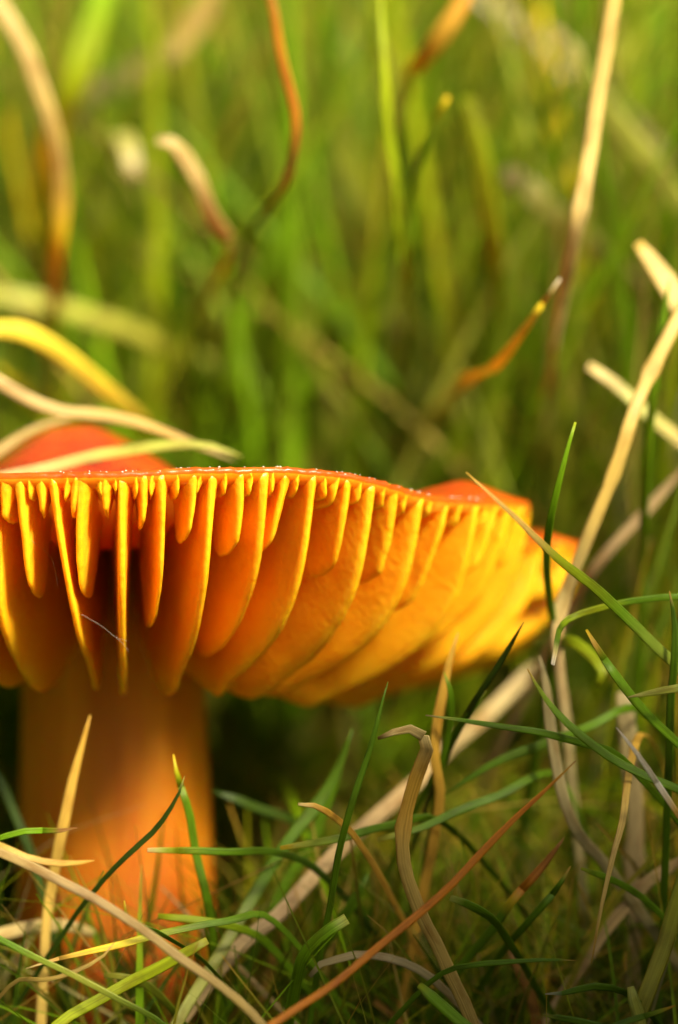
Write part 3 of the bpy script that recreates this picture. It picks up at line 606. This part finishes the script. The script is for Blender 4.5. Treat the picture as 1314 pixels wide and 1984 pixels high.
# ------------------------------------------------------------------ the meadow: uncountable grass
CAPC = np.array(V(CX, 0, CD))
def field(name, N, xr, dr, hr, wr, palette, weights, label, seed, lay=0.0, curve=1.0, cat="grass", S=7, lean=.32, rise=None, near=5, band=None):
    r = np.random.default_rng(seed)
    x = r.uniform(*xr, N); y = r.uniform(*dr, N)
    # tussocks: pull the roots into clumps
    cl = r.integers(0, max(3, N // 14), N)
    cxs, cys = r.uniform(*xr, N), r.uniform(*dr, N)
    kx = r.uniform(.3, .85, N)
    x = x * (1 - kx) + cxs[cl] * kx; y = y * (1 - kx) + cys[cl] * kx
    h = r.uniform(*hr, N) * r.uniform(.75, 1.1, N)
    if rise:                                             # height climbs with the sun's slope, for the added shading tussock
        h = (rise[0] + rise[1] * np.hypot(x - CAPC[0], y - CAPC[1])) * r.uniform(.72, 1.04, N)
    az = r.uniform(0, 2 * np.pi, N)
    ln = np.abs(r.normal(lean, .3, N)) + lay
    cu = r.normal(.5, .45, N) * curve
    s = np.linspace(0, 1, S + 1)
    ang = ln[:, None] + cu[:, None] * s[None] ** 1.5
    ang = np.clip(ang, -.2, 2.4)
    ds = h[:, None] / S
    hx = np.cumsum(np.sin(ang) * ds, 1); hz = np.cumsum(np.cos(ang) * ds, 1)
    hx = np.concatenate([np.zeros((N, 1)), hx[:, :-1]], 1); hz = np.concatenate([np.zeros((N, 1)), hz[:, :-1]], 1)
    swirl = az[:, None] + r.normal(0, .5, N)[:, None] * s[None]
    px = x[:, None] + hx * np.cos(swirl); py = y[:, None] + hx * np.sin(swirl); pz = np.maximum(hz, .6 + 0 * hz) - 3.0 * (s == 0)[None] - 0.5
    # leave free: the mushroom itself, and the air between lens and mushroom
    rel = np.stack([px - CAPC[0], py - CAPC[1], pz - CAPC[2]], -1)
    rad = np.hypot(rel[..., 0], rel[..., 1])
    bad = ((rad < 29.5) & (rel[..., 2] > -15)) | (rad < 7.5)
    rr = np.stack([px - F0.x, py - F0.y, pz - F0.z], -1)
    d = rr @ np.array(FWD); u = rr @ np.array(UP); xx = rr[..., 0]
    k = (d + DIST) / DIST / PXMM
    k = np.where(k <= .0005, .0005, k)
    ix, iy = 657 + xx / k, 992 - u / k
    inside = (ix > -120) & (ix < 1434) & (iy < 2080) & (iy > -150)
    bad |= inside & (d < near) & (d > -DIST - 20)
    bad |= inside & (d < 14) & (iy < (1560 if near > 0 else 1640))
    bad |= (np.hypot(rr[..., 0], rr[..., 1] + DIST) < 25)
    ok = ~bad.any(1)
    if band: ok &= np.abs((x - CAPC[0]) * math.cos(SUN_AZ) + (y - CAPC[1]) * math.sin(SUN_AZ)) < band      # strip along the sun's path, for the added shading tussock
    px, py, pz, h, az, swirl = px[ok], py[ok], pz[ok], h[ok], az[ok], swirl[ok]
    N = len(px)
    if N == 0: return
    wd = r.uniform(*wr, N)[:, None] * (1 - .88 * s[None] ** 2.2) * (.75 + .25 * np.minimum(1, s[None] * 5))
    th = swirl + np.pi / 2 + r.normal(0, .7, N)[:, None] + r.normal(0, .8, N)[:, None] * s[None]
    cx_, cy_ = np.cos(th) * wd / 2, np.sin(th) * wd / 2
    fold = wd * .22
    Pm = np.stack([px, py, pz], -1)
    W = np.stack([cx_, cy_, np.zeros_like(cx_)], -1)
    F = np.stack([np.sin(th) * fold, -np.cos(th) * fold, np.zeros_like(fold)], -1)
    verts = np.stack([Pm - W, Pm + F, Pm + W], 2)            # N, S+1, 3, 3
    idx = np.arange(N * (S + 1) * 3).reshape(N, S + 1, 3)
    q = np.stack([idx[:, :-1, :-1], idx[:, :-1, 1:], idx[:, 1:, 1:], idx[:, 1:, :-1]], -1).reshape(-1, 4)
    me = bpy.data.meshes.new(name)
    me.vertices.add(verts.size // 3); me.vertices.foreach_set("co", (verts * MM).reshape(-1))
    me.loops.add(q.size); me.loops.foreach_set("vertex_index", q.reshape(-1))
    me.polygons.add(len(q)); me.polygons.foreach_set("loop_start", np.arange(len(q)) * 4)
    me.polygons.foreach_set("use_smooth", np.ones(len(q), bool))
    me.update(calc_edges=True)
    pal = np.array([C[p] for p in palette]); pw = np.array(weights, float) / sum(weights)
    ca = pal[r.choice(len(pal), N, p=pw)] * r.uniform(.5, 1.45, (N, 1))
    cb = ca * .45 + .55 * pal[r.choice(len(pal), N, p=pw)]
    tipc = np.array(C['OT']); dry = (r.random(N) < .35)[:, None, None] * np.clip((s - .8) / .2, 0, 1)[None, :, None]
    cc = ca[:, None] * s[None, :, None] + cb[:, None] * (1 - s[None, :, None]); cc = cc * (1 - dry) + tipc * dry
    c4 = np.ones((N, S + 1, 3, 4)); c4[..., :3] = cc[:, :, None, :]
    a = me.color_attributes.new("Col", 'FLOAT_COLOR', 'POINT'); a.data.foreach_set("color", c4.reshape(-1))
    uvv = np.zeros((N, S + 1, 3, 2)); uvv[..., 0] = np.array([0, .5, 1]) + r.uniform(0, 60, N)[:, None, None]
    uvv[..., 1] = (s[None] * h[:, None])[..., None] + r.uniform(0, 90, N)[:, None, None]
    uvl = me.uv_layers.new(name="UVMap"); uvl.data.foreach_set("uv", uvv.reshape(-1, 2)[q.reshape(-1)].reshape(-1))
    me.materials.append(M_FIELD)
    o = bpy.data.objects.new(name, me); COL.objects.link(o)
    return tag(o, label, cat, kind="stuff")

GREENS = ['G', 'BG', 'YG', 'LG', 'DG', 'T', 'OT', 'GT', 'OL', 'Y']
field("short_grass", 8500, (-120, 130), (-190, 90), (16, 42), (.4, .85), GREENS, [6, 3, 2, .5, 5, .6, .5, .5, 1, .2], "short dense green grass growing round the mushroom's foot", 31)
field("tall_grass", 3800, (-110, 120), (34, 92), (50, 112), (.6, 1.4), GREENS, [7, 11, 7, 1.5, 1.6, .6, .3, .4, .5, .7], "tall green grass standing close behind the mushroom", 43, S=9, lean=.55, curve=1.3)
field("shaded_grass", 6500, (-34, 30), (6, 56), (13, 29), (.4, .8), GREENS, [5, 3, 2, .5, 4, .5, .5, .5, 1, .2], "dense grass in the shade under the cap", 37)
field("wispy_grass", 700, (-24, 28), (-3, 15), (11, 26), (.22, .42), GREENS, [5, 5, 3, .8, 2, 1, 1.2, .5, 1, .5], "wispy thin grass crossing near the soil before the stem", 61, S=10, lean=.75, curve=1.3, near=-4)
field("fine_grass", 2600, (-10, 45), (4, 45), (18, 38), (.25, .5), GREENS, [6, 4, 2, .5, 4, .6, .8, .5, 1, .3], "fine thin green grass beside the stem", 39, lean=.6)
field("undergrowth", 5000, (-80, 90), (34, 100), (22, 46), (.6, 1.2), GREENS, [6, 3, 2, .3, 5, .5, .5, .5, 1, .1], "dense low green undergrowth behind the stem", 38)
field("tuft_grass", 1100, (-55, 60), (46, 74), (60, 115), (.7, 1.5), GREENS, [6, 11, 8, 3, .8, 1.0, .4, .4, .5, 1.2], "loose bright tufts of green and yellow grass behind the mushroom", 51, S=9, lean=.38)
field("tangle_grass", 3200, (14, 46), (8, 60), (24, 62), (.3, .65), GREENS, [5, 7, 5, 1.5, 1, 1, 1, .6, 1, .6], "fine tangled green grass beyond the cap's outer lobe", 52, S=10, lean=.75, curve=1.4)
field("criss_cross_grass", 3000, (-55, 60), (50, 82), (50, 110), (.5, 1.1), GREENS, [6, 11, 8, 3, .8, .8, .3, .3, .5, .8], "fine criss-crossing yellow green grass behind the mushroom", 53, S=10, lean=.7, curve=1.3)
field("high_grass", 3500, (-190, 210), (92, 230), (70, 135), (.9, 2.0), GREENS, [7, 11, 7, 1.5, 1.5, .6, .3, .4, .5, .5], "high blurred green grass behind the nearer tufts", 32, S=9, lean=.4)
field("meadow_grass", 6000, (-600, 650), (230, 1500), (80, 150), (1.8, 3.4), GREENS, [6, 9, 7, 1.5, 1.5, 1.0, .6, .7, 1.0, .5], "far green meadow grass filling the background", 33)
field("shade_tussock", 1500, (14, 60), (-80, -14), (35, 60), (.8, 1.5), GREENS, [5, 4, 3, 1, 2, 1, .8, .8, 1, .3], "narrow unseen tussock added on the sunny side to shade the stem", 34, lean=.1, curve=.25, rise=(11, .89), band=9)  # out of view, added to cast shade on the stem and low grass
field("grass_litter", 4200, (-130, 140), (-150, 150), (18, 55), (.6, 1.3), ['M', 'GT', 'OT', 'B', 'OL'], [1, 1.5, 1.2, 4, 2], "dead brown grass litter matted on the soil", 35, lay=1.1, curve=.5, cat="litter")
